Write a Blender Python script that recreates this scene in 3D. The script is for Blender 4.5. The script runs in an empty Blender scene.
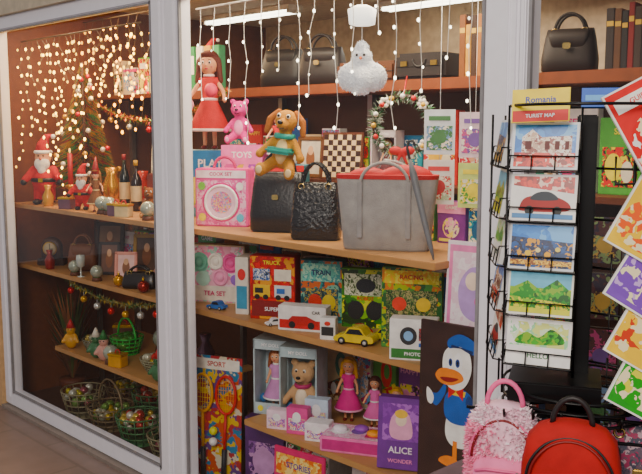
import bpy, bmesh, math, random
from mathutils import Vector, Matrix
rnd=random.Random(11)
sc=bpy.context.scene
col=sc.collection
# ---------------------------------------------------------------- materials
def lin(h):
    h=h.lstrip('#'); o=[]
    for i in (0,2,4):
        c=int(h[i:i+2],16)/255
        o.append(c/12.92 if c<=.04045 else ((c+.055)/1.055)**2.4)
    L=.3*o[0]+.59*o[1]+.11*o[2]
    o=[min(.95,max(.002,L+(x-L)*1.2)) for x in o]
    return (*o,1)
MC={}
def M(h,rough=.5,metal=0,emit=0,noise=.12,scale=25,bump=0,bscale=200,name=None):
    k=(h,rough,metal,emit,bump)
    if k in MC: return MC[k]
    m=bpy.data.materials.new(name or 'mat_'+h.strip('#')); m.use_nodes=True
    nt=m.node_tree; p=nt.nodes['Principled BSDF']
    c=lin(h)
    tc=nt.nodes.new('ShaderNodeTexCoord'); n=nt.nodes.new('ShaderNodeTexNoise')
    n.inputs['Scale'].default_value=scale; nt.links.new(tc.outputs['Object'],n.inputs['Vector'])
    r=nt.nodes.new('ShaderNodeValToRGB')
    r.color_ramp.elements[0].position=.3; r.color_ramp.elements[1].position=.7
    r.color_ramp.elements[0].color=(*[x*(1-noise) for x in c[:3]],1)
    r.color_ramp.elements[1].color=(*[min(1,x*(1+noise)) for x in c[:3]],1)
    nt.links.new(n.outputs['Fac'],r.inputs['Fac']); nt.links.new(r.outputs['Color'],p.inputs['Base Color'])
    p.inputs['Roughness'].default_value=rough; p.inputs['Metallic'].default_value=metal
    if emit:
        p.inputs['Emission Color'].default_value=c; p.inputs['Emission Strength'].default_value=emit
    if bump:
        n2=nt.nodes.new('ShaderNodeTexNoise'); n2.inputs['Scale'].default_value=bscale
        nt.links.new(tc.outputs['Object'],n2.inputs['Vector'])
        b=nt.nodes.new('ShaderNodeBump'); b.inputs['Strength'].default_value=bump; b.inputs['Distance'].default_value=.01
        nt.links.new(n2.outputs['Fac'],b.inputs['Height']); nt.links.new(b.outputs['Normal'],p.inputs['Normal'])
    MC[k]=m; return m
PC={}
def P(cols,scale=25,rough=.3,kind='v'):
    k=(tuple(cols),scale,rough,kind)
    if k in PC: return PC[k]
    m=bpy.data.materials.new('print_'+cols[0].strip('#')); m.use_nodes=True
    nt=m.node_tree; p=nt.nodes['Principled BSDF']
    tc=nt.nodes.new('ShaderNodeTexCoord')
    n=nt.nodes.new('ShaderNodeTexNoise'); n.inputs['Scale'].default_value=scale*.7
    mx=nt.nodes.new('ShaderNodeMixRGB'); mx.inputs['Fac'].default_value=.12
    nt.links.new(tc.outputs['Object'],n.inputs['Vector'])
    nt.links.new(tc.outputs['Object'],mx.inputs[1]); nt.links.new(n.outputs['Color'],mx.inputs[2])
    v=nt.nodes.new('ShaderNodeTexVoronoi'); v.inputs['Scale'].default_value=scale
    nt.links.new(mx.outputs[0],v.inputs['Vector'])
    s=nt.nodes.new('ShaderNodeSeparateColor'); nt.links.new(v.outputs['Color'],s.inputs[0])
    r=nt.nodes.new('ShaderNodeValToRGB'); r.color_ramp.interpolation='CONSTANT'
    while len(r.color_ramp.elements)<len(cols): r.color_ramp.elements.new(.5)
    for i,e in enumerate(r.color_ramp.elements):
        e.position=i/len(cols); e.color=lin(cols[i])
    nt.links.new(s.outputs[0],r.inputs['Fac']); nt.links.new(r.outputs['Color'],p.inputs['Base Color'])
    p.inputs['Roughness'].default_value=rough
    PC[k]=m; return m
def MM(x):
    if isinstance(x,str): return M(x)
    return x
# ---------------------------------------------------------------- builder
def Rt(ax,d): return Matrix.Rotation(math.radians(d),4,ax)
def Tr(*a): return Matrix.Translation(Vector(a if len(a)==3 else a[0]))
def catmull(pts,k=6):
    o=[];n=len(pts)
    for i in range(n):
        p0,p1,p2,p3=[Vector(pts[(i+j-1)%n]) for j in range(4)]
        for s in range(k):
            t=s/k
            q=.5*((2*p1)+(p2-p0)*t+(2*p0-5*p1+4*p2-p3)*t*t+(3*p1-p0-3*p2+p3)*t**3)
            o.append(tuple(q))
    return o
TC={}
def text_mesh(s):
    if s in TC: return TC[s]
    c=bpy.data.curves.new('t','FONT'); c.body=s; c.size=1; c.align_x='CENTER'; c.align_y='CENTER'; c.resolution_u=3; c.offset=.02
    o=bpy.data.objects.new('t',c); col.objects.link(o)
    dg=bpy.context.evaluated_depsgraph_get(); dg.update()
    e=o.evaluated_get(dg); me=e.to_mesh()
    vs=[v.co.copy() for v in me.vertices]; fs=[tuple(p.vertices) for p in me.polygons]
    e.to_mesh_clear(); bpy.data.objects.remove(o); bpy.data.curves.remove(c)
    TC[s]=(vs,fs); return TC[s]
class B:
    def __init__(s): s.v=[];s.f=[];s.mi=[];s.sm=[];s.ms=[];s.T=Matrix.Identity(4)
    def add(s,vs,fs,m,smooth=False,T=None):
        m=MM(m)
        if m not in s.ms: s.ms.append(m)
        i=s.ms.index(m); b=len(s.v); X=s.T@T if T is not None else s.T
        s.v+=[tuple(X@Vector(v)) for v in vs]
        for f in fs: s.f.append([b+j for j in f]); s.mi.append(i); s.sm.append(smooth)
        return s
    def box(s,c,sz,m,T=None,bev=0):
        bm=bmesh.new(); bmesh.ops.create_cube(bm,size=1)
        for v in bm.verts: v.co=Vector((v.co.x*sz[0]+c[0],v.co.y*sz[1]+c[1],v.co.z*sz[2]+c[2]))
        if bev: bmesh.ops.bevel(bm,geom=bm.edges[:],offset=bev,segments=2,affect='EDGES')
        bm.verts.index_update()
        s.add([v.co.copy() for v in bm.verts],[[v.index for v in f.verts] for f in bm.faces],m,False,T); bm.free(); return s
    def ell(s,c,r,m,T=None,n=16,k=None):
        if not hasattr(r,'__len__'): r=(r,r,r)
        k=k or max(4,n//2); vs=[(c[0],c[1],c[2]+r[2])]
        for j in range(1,k):
            a=math.pi*j/k
            for i in range(n):
                b=2*math.pi*i/n
                vs.append((c[0]+r[0]*math.sin(a)*math.cos(b),c[1]+r[1]*math.sin(a)*math.sin(b),c[2]+r[2]*math.cos(a)))
        vs.append((c[0],c[1],c[2]-r[2])); L=len(vs)-1; fs=[]
        for i in range(n):
            i2=(i+1)%n; fs.append((0,1+i,1+i2)); fs.append((L,L-n+i2,L-n+i))
            for j in range(k-2): fs.append((1+j*n+i,1+(j+1)*n+i,1+(j+1)*n+i2,1+j*n+i2))
        return s.add(vs,fs,m,True,T)
    def tube(s,pts,r,m,n=8,closed=False,T=None):
        pts=[Vector(p) for p in pts]; N=len(pts); rr=r if hasattr(r,'__len__') else [r]*N
        vs=[];up=None
        for i,p in enumerate(pts):
            a=pts[(i-1)%N] if (closed or i>0) else p; b=pts[(i+1)%N] if (closed or i<N-1) else p
            t=(b-a).normalized() if (b-a).length>1e-9 else Vector((0,0,1))
            if up is None: up=t.orthogonal().normalized()
            up=(up-t*up.dot(t)); up=up.normalized() if up.length>1e-6 else t.orthogonal().normalized()
            w=t.cross(up)
            for k in range(n):
                q=2*math.pi*k/n; vs.append(p+(up*math.cos(q)+w*math.sin(q))*rr[i])
        fs=[]
        for i in range(N if closed else N-1):
            j=(i+1)%N
            for k in range(n): fs.append((i*n+k,i*n+(k+1)%n,j*n+(k+1)%n,j*n+k))
        if not closed: fs.append(list(range(n))[::-1]); fs.append([(N-1)*n+k for k in range(n)])
        return s.add(vs,fs,m,n>4,T)
    def ring(s,c,R,r,m,ax='z',n=28,T=None,a0=0,a1=360):
        pts=[];cl=(a1-a0>=360); N=n if cl else n+1
        for i in range(N):
            a=math.radians(a0+(a1-a0)*i/n); x,y=R*math.cos(a),R*math.sin(a)
            d={'z':(x,y,0),'y':(x,0,y),'x':(0,x,y)}[ax]; pts.append((c[0]+d[0],c[1]+d[1],c[2]+d[2]))
        return s.tube(pts,r,m,8,cl,T)
    def loft(s,secs,m,n=28,cap=True,T=None):
        vs=[];fs=[]
        for q in secs:
            z,w,d=q[:3]; e=q[3] if len(q)>3 else 2; cx=q[4] if len(q)>4 else 0; cy=q[5] if len(q)>5 else 0
            for i in range(n):
                a=2*math.pi*i/n; ca,sa=math.cos(a),math.sin(a)
                vs.append((cx+w/2*math.copysign(abs(ca)**(2/e),ca),cy+d/2*math.copysign(abs(sa)**(2/e),sa),z))
        for j in range(len(secs)-1):
            for i in range(n): fs.append((j*n+i,j*n+(i+1)%n,(j+1)*n+(i+1)%n,(j+1)*n+i))
        if cap: fs.append(list(range(n))[::-1]); fs.append([(len(secs)-1)*n+i for i in range(n)])
        return s.add(vs,fs,m,True,T)
    def prism(s,pts,y0,y1,m,T=None,smooth=False):
        n=len(pts); vs=[(p[0],y0,p[1]) for p in pts]+[(p[0],y1,p[1]) for p in pts]
        fs=[list(range(n)),[n+i for i in range(n)][::-1]]+[(i,(i+1)%n,n+(i+1)%n,n+i) for i in range(n)]
        return s.add(vs,fs,m,smooth,T)
    def blob(s,prims,vox,m,it=3):
        t=B()
        for p in prims:
            if p[0]=='e': t.ell(p[1],p[2],'#ffffff',p[3] if len(p)>3 else None,n=20)
            else:
                _,a,b,r0,r1=p; t.tube([a,b],[r0,r1],'#ffffff',14); t.ell(a,r0,'#ffffff',n=16); t.ell(b,r1,'#ffffff',n=16)
        me=bpy.data.meshes.new('x'); me.from_pydata(t.v,[],t.f); o=bpy.data.objects.new('x',me); col.objects.link(o)
        bm=bmesh.new(); bm.from_mesh(me); bmesh.ops.recalc_face_normals(bm,faces=bm.faces[:]); bm.to_mesh(me); bm.free()
        md=o.modifiers.new('r','REMESH'); md.mode='VOXEL'; md.voxel_size=vox
        m2=o.modifiers.new('s','SMOOTH'); m2.iterations=it; m2.factor=.5
        dg=bpy.context.evaluated_depsgraph_get(); dg.update(); e=o.evaluated_get(dg); q=e.to_mesh()
        vs=[v.co.copy() for v in q.vertices]; fs=[tuple(f.vertices) for f in q.polygons]
        e.to_mesh_clear(); bpy.data.objects.remove(o); bpy.data.meshes.remove(me)
        return s.add(vs,fs,m,True)
    def art(s,w,h,y,items,T=None,x0=None,z0=0,step=.0006):
        x0=-w/2 if x0 is None else x0
        f=lambda u,v:(x0+u*w,z0+v*h); yy=y
        for it in items:
            yy-=step; k=it[0]; m=it[-1]
            if k=='r': pts=[f(it[1],it[2]),f(it[3],it[2]),f(it[3],it[4]),f(it[1],it[4])]
            elif k=='c': pts=[f(it[1]+it[3]*math.cos(a*math.pi/12),it[2]+it[4]*math.sin(a*math.pi/12)) for a in range(24)]
            elif k=='p': pts=[f(*q) for q in it[1]]
            elif k=='s': pts=[f(*q) for q in catmull(it[1])]
            elif k=='t':
                vs,fs=text_mesh(it[1]); c=f(it[2],it[3]); z=it[4]*h*.85
                s.add([(c[0]+v.x*z,yy,c[1]+v.y*z) for v in vs],fs,m,False,T); continue
            s.add([(p[0],yy,p[1]) for p in pts],[list(range(len(pts)))],m,False,T)
        return s
    def tufts(s,pts,L,wd,ms):
        for p,nrm in pts:
            p=Vector(p); d=(Vector(nrm).normalized()+Vector((rnd.uniform(-.6,.6),rnd.uniform(-.6,.6),rnd.uniform(-.9,.2)))).normalized()
            sd=d.cross(Vector((rnd.uniform(-1,1),rnd.uniform(-1,1),rnd.uniform(-1,1)))).normalized()*wd
            s.add([p+sd,p-sd,p+d*L*rnd.uniform(.6,1.2)],[(0,1,2)],rnd.choice(ms))
    def put(s,name,x=0,y=0,z=0,rot=0,tilt=0,dz=0,roll=0):
        me=bpy.data.meshes.new(name); me.from_pydata(s.v,[],s.f)
        for m in s.ms: me.materials.append(m)
        me.polygons.foreach_set('material_index',s.mi); me.polygons.foreach_set('use_smooth',s.sm)
        me.update(); o=bpy.data.objects.new(name,me); col.objects.link(o)
        X=Tr(x,y,z)@Rt('Z',rot)@Rt('X',-tilt)@Rt('Y',roll)
        if tilt or roll:
            mn=min((X@Vector(v)).z for v in s.v[::max(1,len(s.v)//4000)]); X=Tr(0,0,z-mn)@X
        o.matrix_world=X
        return o
def pkg(name,x,y,z,w,h,d,rot,base,items,tilt=0,side=None,front=None,bev=.002):
    b=B(); b.box((0,0,h/2),(w,d,h),side or base,bev=bev)
    if front or side: b.art(w,h,-d/2,[('r',.01,.01,.99,.99,front or base)])
    b.art(w,h,-d/2-.0007,items)
    return b.put(name,x,y,z,rot,tilt)
SA,SB,SC,BK,TP=1.21,.85,.42,1.41,1.85
# ---------------------------------------------------------------- room shell
wood=M('#b48a5e',.45,noise=.15,scale=6); dark=M('#2a1710',.6,name='dark_wood'); 
def simple(name,c,sz,m):
    b=B(); b.box((0,0,0),sz,m); return b.put(name,*c)
g=bpy.data.materials.new('paving'); g.use_nodes=True; nt=g.node_tree; p=nt.nodes['Principled BSDF']
tc=nt.nodes.new('ShaderNodeTexCoord'); br=nt.nodes.new('ShaderNodeTexBrick'); br.inputs['Scale'].default_value=.7
br.inputs['Color1'].default_value=lin('#93817a'); br.inputs['Color2'].default_value=lin('#8c7a72'); br.inputs['Mortar'].default_value=lin('#827269'); br.inputs['Mortar Size'].default_value=.006
br.offset=.5; nt.links.new(tc.outputs['Object'],br.inputs['Vector']); nn=nt.nodes.new('ShaderNodeTexNoise'); nn.inputs['Scale'].default_value=9
mx=nt.nodes.new('ShaderNodeMixRGB'); mx.blend_type='MULTIPLY'; mx.inputs[0].default_value=.35
nt.links.new(tc.outputs['Object'],nn.inputs['Vector']); nt.links.new(br.outputs['Color'],mx.inputs[1]); nt.links.new(nn.outputs['Fac'],mx.inputs[2]); nt.links.new(mx.outputs[0],p.inputs['Base Color']); p.inputs['Roughness'].default_value=.4
simple('ground',(-3,-3.03,-.05),(14,6,.1),g)
simple('floor',(-2.6,1.05,-.05),(6.2,2.16,.1),M('#4a342a',.5))
simple('ceiling',(-2.2,1.12,2.44),(5.6,2.2,.08),M('#d9cfc0',.8))
simple('wall_back',(-2.2,2.2,1.2),(5.7,.1,2.4),M('#b49f86',.8))
simple('wall_left',(-5.05,1.08,1.2),(.1,2.14,2.4),M('#6a3c22',.6))
simple('wall_right',(.55,1.08,1.2),(.1,2.14,2.4),M('#4a3c34',.7))
b=B(); b.box((-6.4,.0,1.35),(3.1,.12,2.7),M('#c9a882',.8)); b.box((-2.2,.0,2.47),(5.4,.12,.42),M('#c9bda8',.8)); b.put('wall_front')
# ---------------------------------------------------------------- windows
pvc=M('#f2f0f6',.35,noise=.02,name='white_pvc'); gask=M('#8c8a8c',.5)
gl=bpy.data.materials.new('glass'); gl.use_nodes=True; nt=gl.node_tree; nt.nodes.clear()
o=nt.nodes.new('ShaderNodeOutputMaterial'); mxs=nt.nodes.new('ShaderNodeMixShader'); tr=nt.nodes.new('ShaderNodeBsdfTransparent'); gs=nt.nodes.new('ShaderNodeBsdfGlossy'); gs.inputs['Roughness'].default_value=.02
lw=nt.nodes.new('ShaderNodeLayerWeight'); lw.inputs[0].default_value=.5
m1=nt.nodes.new('ShaderNodeMath'); m1.operation='POWER'; m1.inputs[1].default_value=4
m2=nt.nodes.new('ShaderNodeMath'); m2.operation='MULTIPLY_ADD'; m2.inputs[1].default_value=.45; m2.inputs[2].default_value=.045
nt.links.new(lw.outputs['Facing'],m1.inputs[0]); nt.links.new(m1.outputs[0],m2.inputs[0])
nt.links.new(m2.outputs[0],mxs.inputs[0]); nt.links.new(tr.outputs[0],mxs.inputs[1]); nt.links.new(gs.outputs[0],mxs.inputs[2]); nt.links.new(mxs.outputs[0],o.inputs[0])
def window(n,x0,x1,fw=.1,fr_=None):
    e=bpy.data.objects.new('window_%d'%n,None); col.objects.link(e)
    z0,z1=.02,2.26; b=B(); fr_=fr_ or fw
    for (a,c) in ((x0,x0+fw),(x1-fr_,x1)):
        b.box(((a+c)/2,0,(z0+z1)/2),(c-a-.002,.07,z1-z0),pvc,bev=.008)
        b.box(((a+c)/2,-.036,(z0+z1)/2),((c-a)*.55,.012,z1-z0-.1),pvc,bev=.004)
    for (a,c) in ((z0,z0+.085),(z1-.075,z1)):
        b.box(((x0+x1)/2,0,(a+c)/2),(x1-x0-fw,.068,c-a),pvc,bev=.008)
    xi0,xi1=x0+fw,x1-fr_
    for X in (xi0+.004,xi1-.004): b.box((X,-.028,1.14),(.01,.012,2.1),gask)
    for Z in (z0+.088,z1-.078): b.box(((xi0+xi1)/2,-.028,Z),(xi1-xi0,.012,.01),gask)
    f=b.put('frame'); f.parent=e
    b=B(); b.add([(xi0-.005,0,.1),(xi1+.005,0,.1),(xi1+.005,0,2.19),(xi0-.005,0,2.19)],[(0,1,2,3)],gl); q=b.put('pane'); q.parent=e
window(1,-4.86,-3.095,.1)
window(2,-3.09,-1.352,.1,.115)
window(3,-1.35,.5,.03,.1)
simple('trim_sill',(-2.2,0,.0),(5.3,.13,.035),M('#8c8178',.6))
# ---------------------------------------------------------------- shelving
alu=M('#8b8680',.35,.8)
def board(b,x0,x1,y0,y1,z,m=wood,t=.025): b.box(((x0+x1)/2,(y0+y1)/2,z-t/2),(x1-x0,y1-y0,t),m,bev=.002)
b=B()
board(b,-4.9,-1.72,.08,.64,SA); board(b,-4.9,-1.47,.09,.64,SB); board(b,-4.45,-3.35,.09,.64,SC); board(b,-2.74,-1.47,.09,.64,SC)
for X in (-4.88,-3.4,-2.76,-1.5):
    for Y in (.62,): b.box((X,Y,SA/2),(.025,.025,SA-.03),alu)
for X in (-3.4,-2.76,-1.74): b.tube([(X,.1,SA-.026),(X,.62,SA-.12)],.008,alu,6)
b.put('display_shelf')
b=B(); bw=M('#5d2f1a',.5)
board(b,-3.85,-.6,.67,.92,BK,bw); board(b,-4.0,-.6,.65,.92,TP,M('#7a4124',.5),.045)
board(b,-4.97,-4.05,.67,.92,1.85,bw)
b.box((-2.75,.94,.93),(4.4,.02,1.84),M('#4a2a1a',.7))
for X in (-4.88,-3.4,-2.76,-1.46,-.65):
    b.box((X,.90,.92),(.03,.03,1.8),alu)
b.put('tall_back_shelf')
# ---------------------------------------------------------------- generic parts
eyeK=M('#0c0808',.15); white='#f2f0ec'
def doll(b,h,hair,dress,skin='#e0a884',trim=None,long=True,arms=35):
    u=h; H=M(hair,.6,bump=.5,bscale=150); D=M(dress,.7,bump=.3); S=M(skin,.45)
    pr=[('e',(0,0,.85*u),(.095*u,.09*u,.11*u)),('c',(0,0,.72*u),(0,0,.8*u),.032*u,.032*u),('e',(0,0,.6*u),(.075*u,.055*u,.12*u)),
        ('e',(0,-.088*u,.835*u),(.014*u,.014*u,.012*u)),('e',(-.09*u,0,.845*u),(.015*u,.02*u,.025*u)),('e',(.09*u,0,.845*u),(.015*u,.02*u,.025*u))]
    for sx in (-1,1):
        a=math.radians(arms); e=(sx*(.075+.14*math.sin(a))*u,-.03*u,(.69-.14*math.cos(a))*u); w=(sx*(.075+.2*math.sin(a))*u,-.1*u,(.67-.22*math.cos(a))*u)
        pr+=[('c',(sx*.075*u,0,.69*u),e,.028*u,.023*u),('c',e,w,.023*u,.017*u),('e',w,(.022*u,.026*u,.03*u)),('c',w,(w[0]-sx*.025*u,w[1]-.01*u,w[2]+.005*u),.01*u,.008*u)]
        pr+=[('c',(sx*.045*u,0,.42*u),(sx*.05*u,-.005*u,.22*u),.04*u,.028*u),('c',(sx*.05*u,-.005*u,.22*u),(sx*.052*u,0,.04*u),.028*u,.02*u)]
    b.blob(pr,u*.011,S)
    for sx in (-1,1):
        b.ell((sx*.034*u,-.083*u,.86*u),(.014*u,.008*u,.017*u),'#f5f5f5',n=10); b.ell((sx*.034*u,-.09*u,.858*u),(.009*u,.005*u,.012*u),eyeK,n=10)
        b.ell((sx*.053*u,-.073*u,.82*u),(.016*u,.006*u,.01*u),'#d98a78',n=8)
        b.tube([(sx*.02*u,-.088*u,.888*u),(sx*.05*u,-.08*u,.888*u)],.003*u,hair,6)
        b.ell((sx*.055*u,-.018*u,.022*u),(.03*u,.055*u,.022*u),M('#6d1a1a',.3),n=12)
        b.loft([(.63*u,.07*u,.07*u),(.67*u,.1*u,.09*u),(.715*u,.06*u,.06*u)],D,14,T=Tr(sx*.07*u,0,0))
    b.ell((0,-.088*u,.8*u),(.018*u,.006*u,.007*u),'#b8304a',n=8)
    b.loft([(.18*u,.42*u,.36*u),(.2*u,.43*u,.37*u),(.38*u,.27*u,.22*u),(.5*u,.155*u,.125*u),(.6*u,.17*u,.13*u),(.7*u,.16*u,.11*u),(.735*u,.07*u,.07*u)],D,30)
    t=MM(trim or white)
    b.ring((0,0,0),1,.03,t,T=Tr(0,0,.195*u)@Matrix.Diagonal((.215*u,.185*u,.5*u,1)))
    b.ring((0,0,.735*u),.045*u,.015*u,t); b.ring((0,0,0),1,.12,t,T=Tr(0,0,.5*u)@Matrix.Diagonal((.078*u,.064*u,.12*u,1)))
    hp=[('e',(0,.022*u,.885*u),(.11*u,.095*u,.105*u)),('e',(0,-.055*u,.945*u),(.07*u,.04*u,.03*u))]
    if long:
        for sx in (-1,1): hp+=[('c',(sx*.095*u,.01*u,.88*u),(sx*.12*u,.0*u,.68*u),.035*u,.028*u),('c',(sx*.06*u,.07*u,.88*u),(sx*.07*u,.08*u,.62*u),.05*u,.035*u)]
    b.blob(hp,u*.012,H)
def plush(b,h,c,c2,band=None,ears='dog',sit=True):
    u=h; F=M(c,.9,bump=.8,bscale=260)
    thin=.8 if ears=='dog' else 1
    pr=[('e',(0,0,.36*u),(.19*u*thin,.15*u*thin,.24*u)),('e',(0,-.02*u,.76*u),(.19*u*thin,.17*u*thin,.18*u*thin)),('c',(0,0,.5*u),(0,0,.65*u),.11*u*thin,.11*u*thin),('e',(0,-.16*u,.71*u),(.095*u*thin,.12*u,.07*u))]
    for sx in (-1,1):
        pr+=[('c',(sx*.13*u,-.02*u,.5*u),(sx*.27*u,-.12*u,.32*u),.065*u*thin,.05*u),('e',(sx*.28*u,-.13*u,.3*u),(.06*u,.06*u,.06*u))]
        if sit: pr+=[('c',(sx*.11*u,-.05*u,.2*u),(sx*.19*u,-.24*u,.1*u),.1*u*thin,.07*u),('e',(sx*.2*u,-.28*u,.11*u),(.075*u,.065*u,.095*u))]
        else: pr+=[('c',(sx*.1*u,0,.25*u),(sx*.13*u,-.02*u,.07*u),.09*u,.07*u),('e',(sx*.13*u,-.06*u,.055*u),(.07*u,.1*u,.055*u))]
        if ears=='bear': pr+=[('e',(sx*.15*u,.0,.92*u),(.065*u,.04*u,.065*u))]
    b.blob(pr,u*.018,F)
    for sx in (-1,1):
        if ears=='dog':
            b.blob([('c',(sx*.12*u,0,.87*u),(sx*.22*u,-.02*u,.76*u),.04*u,.05*u),('c',(sx*.22*u,-.02*u,.76*u),(sx*.25*u,-.03*u,.6*u),.05*u,.04*u)],u*.016,M(c2,.9,bump=.6,bscale=260))
        b.ell((sx*.065*u,-.155*u,.82*u),(.028*u,.02*u,.033*u),'#f5f2ea',n=12); b.ell((sx*.065*u,-.173*u,.82*u),(.017*u,.01*u,.02*u),eyeK,n=10)
        b.ell((sx*(.2 if sit else .13)*u,(-.335 if sit else -.15)*u,(.11 if sit else .05)*u),(.045*u,.015*u,.055*u if sit else .03*u),c2 if ears!='dog' else '#e8cfa0',n=12)
    b.ell((0,-.27*u,.74*u),(.04*u,.03*u,.028*u),eyeK,n=12)
    b.tube([(-.05*u,-.245*u,.67*u),(0,-.265*u,.655*u),(.05*u,-.245*u,.67*u)],.006*u,eyeK,6)
    b.ell((0,-.1*u*thin,.36*u),(.11*u*thin,.065*u,.17*u),M('#e6c998' if ears=='dog' else c2,.9),n=16)
    if band:
        b.ring((0,0,0),1,.16,band,T=Tr(0,-.02*u,.56*u)@Matrix.Diagonal((.125*u,.125*u,.22*u,1)))
def handbag(b,w,h,d,m,trim=None,flap=True,croc=False):
    m=MM(m); t=MM(trim) if trim else m
    b.loft([(0,w*.9,d*.8,5),(.01,w*.98,d,5),(h*.3,w,d*1.05,4),(h*.75,w*.9,d*.7,4),(h*.93,w*.84,d*.35,4),(h*.95,w*.82,d*.2,4)],m,36)
    for sy in (-1,1):
        pts=[(w*.27*math.cos(a),sy*d*.18,h*.88+h*.38*math.sin(a)) for a in [math.pi*i/14 for i in range(15)]]
        b.tube(pts,.006,t,8)
        for sx in (-1,1): b.ring((sx*w*.27,sy*d*.19-.004,h*.88),.011,.0025,M('#c9b37a',.25,1),'y',14)
    if flap:
        b.loft([(h*.5,w*.55,.012,4),(h*.75,w*.7,.016,4),(h*.92,w*.74,.02,4)],t,24,T=Tr(0,-d*.5,0)@Rt('X',-9)@Tr(0,.0,0))
        b.box((0,-d*.55-.002,h*.56),(.028,.008,.022),M('#c9b37a',.25,1),bev=.003)
    b.tube([(w*.46*math.cos(a),-d*.5*abs(math.sin(a))**.5*.95,h*.12) for a in [math.pi+math.pi*i/20 for i in range(21)]],.0025,t,6)
def bottle(b,h,r,m,cap):
    b.loft([(0,r*1.8,r*1.8),(.005,r*2,r*2),(h*.6,r*2,r*2),(h*.7,r*1.3,r*1.3),(h*.76,r*.7,r*.7),(h*.93,r*.62,r*.62)],m,18)
    b.loft([(h*.9,r*.78,r*.78),(h,r*.76,r*.76)],cap,14); b.loft([(h*.2,r*2.03,r*2.03),(h*.5,r*2.03,r*2.03)],'#cdb890',18,cap=False)
def frame(name,x,y,z,w,h,rot,c,pic,tilt=10):
    b=B(); t=w*.13; c=MM(c)
    b.box((0,0,h-t/2),(w,.016,t),c,bev=.003); b.box((0,0,t/2),(w,.016,t),c,bev=.003)
    for s in (-1,1): b.box((s*(w-t)/2,0,h/2),(t,.016,h-.002),c,bev=.003)
    b.box((0,.002,h/2),(w-t,.006,h-t),pic); b.art(w-2*t,h-2*t,-.002,[('c',.5,.45,.22,.3,'#8a5a3c'),('c',.5,.7,.14,.14,'#d8ac88')],z0=t)
    return b.put(name,x,y,z,rot,tilt)
# ---------------------------------------------------------------- SHELF A (centre pane)
pkg('toy_box',-3.5,.5,SA,.26,.33,.2,38,'#9fc4cf',[('r',0,.6,1,1,'#3d7fb4'),('c',.3,.4,.2,.2,'#e8e27a'),('t','PLAY',.6,.8,.2,'#ffffff'),('r',.55,.1,.9,.5,P(['#6cae5c','#3a7a3a','#e0d060'],60))],front=P(['#d8e4e8','#7ab0c8','#c6d86a','#e89ab0'],30))
b=B(); doll(b,.5,'#5a2416','#c01a26',trim='#f4dcd8'); 
b.ell((.05,-.13,.29),(.035,.03,.035),M('#e0506a',.6),n=12); b.ell((-.06,-.15,.22),(.03,.02,.03),M('#f0a8b8',.6),n=12)
b.put('girl_doll',-3.50,.5,SA+.332,36)
pkg('toy_box',-3.2,.49,SA,.2,.36,.16,36,'#c74a90',[('r',0,.75,1,1,'#e77ab2'),('c',.5,.45,.3,.22,P(['#f4d0e0','#e880b0','#b04ac0'],60)),('t','TOYS',.5,.87,.13,'#ffffff')],front=P(['#d85aa0','#a04ab0','#f08ab8','#e0c040'],28))
b=B(); plush(b,.22,'#e0489a','#f4a0c8',ears='bear'); b.put('pink_teddy_bear',-3.22,.47,SA+.362,36)
pkg('toy_box',-2.97,.54,SA,.2,.27,.14,36,'#4a8ea0',[('r',0,.7,1,1,'#c8322c'),('c',.6,.4,.22,.22,'#f0c030')],front=P(['#4a8ea0','#2a5a70','#b8d8d0','#e0b040'],40))
b=B(); doll(b,.25,'#6a3018','#c4282c',long=True); b.put('small_doll',-3.0,.52,SA+.272,34)
b=B(); w,h,d=.25,.26,.1
b.box((0,0,h/2),(w,d,h),'#e55aa0',bev=.006); 
b.art(w,h,-d/2,[('r',.03,.03,.97,.8,P(['#f2a0cc','#f2a0cc','#e878b4','#f8c8e0','#d860a0'],45)),('c',.5,.42,.36,.34,'#d22f86'),('c',.5,.42,.28,.26,'#f7d0e4'),('c',.5,.42,.2,.19,P(['#c85a98','#7ab0d8','#f0d070','#e898c0'],80)),('r',.03,.84,.97,.97,'#f6e4ee'),('t','COOK SET',.5,.905,.1,'#c01a70'),('c',.14,.16,.07,.07,'#f2e85a'),('c',.86,.16,.07,.07,'#6ac0e0'),('c',.14,.7,.07,.07,'#8ad060'),('c',.86,.7,.07,.07,'#f0f0f0')])
b.ring((0,-.053,h*.42),.075,.006,'#ffffff','y'); b.ring((0,0,h),.05,.007,'#b81868','y',a0=0,a1=180)
b.put('pink_toy_case',-3.07,.26,SA,32)
blk=M('#121012',.35,bump=.15,bscale=90); croc=M('#0d0b0c',.18,bump=.9,bscale=70)
b=B(); handbag(b,.25,.27,.12,blk); b.put('black_handbag',-2.73,.29,SA,32)
b=B(); handbag(b,.2,.24,.11,croc,flap=False); b.put('black_handbag',-2.43,.22,SA,34)
b=B(); b.T=Rt('Y',7); plush(b,.31,'#c89040','#a8682c',band='#2f9a8c'); 
b.box((0,-.03,.115),(.11,.11,.025),'#2f9a8c',bev=.01); b.put('plush_dog',-2.62,.2,SA+.235,30)
gr=M('#a09d9a',.8,bump=.4,bscale=300); red=M('#b8201e',.6)
b=B(); w,h=.35,.27
b.loft([(0,w*.86,.1,5),(.008,w*.9,.12,5),(h*.5,w*.97,.14,4),(h*.97,w*1.06,.12,3.5),(h,w*1.06,.12,3.5)],gr,44,cap=False)
b.loft([(h,w*1.06,.12,3.5),(h+.004,w*1.03,.105,3.5),(h*.6,w*.9,.1,4)],red,44,cap=False); b.loft([(0,w*.86,.1,5),(.002,w*.84,.09,5)],gr,44)
b.loft([(h*.6,w*.9,.1,4),(h*.59,w*.88,.09,4)],red,44)
b.loft([(h*.955,w*1.062,.128,3.5),(h*1.01,w*1.072,.132,3.5)],red,44,cap=False)
for sy in (-1,1):
    pts=[(w*.25*math.cos(a),sy*.068,h*.88+.08*math.sin(a)) for a in [math.pi*i/14 for i in range(15)]]
    b.tube(pts,.006,gr,8)
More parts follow.
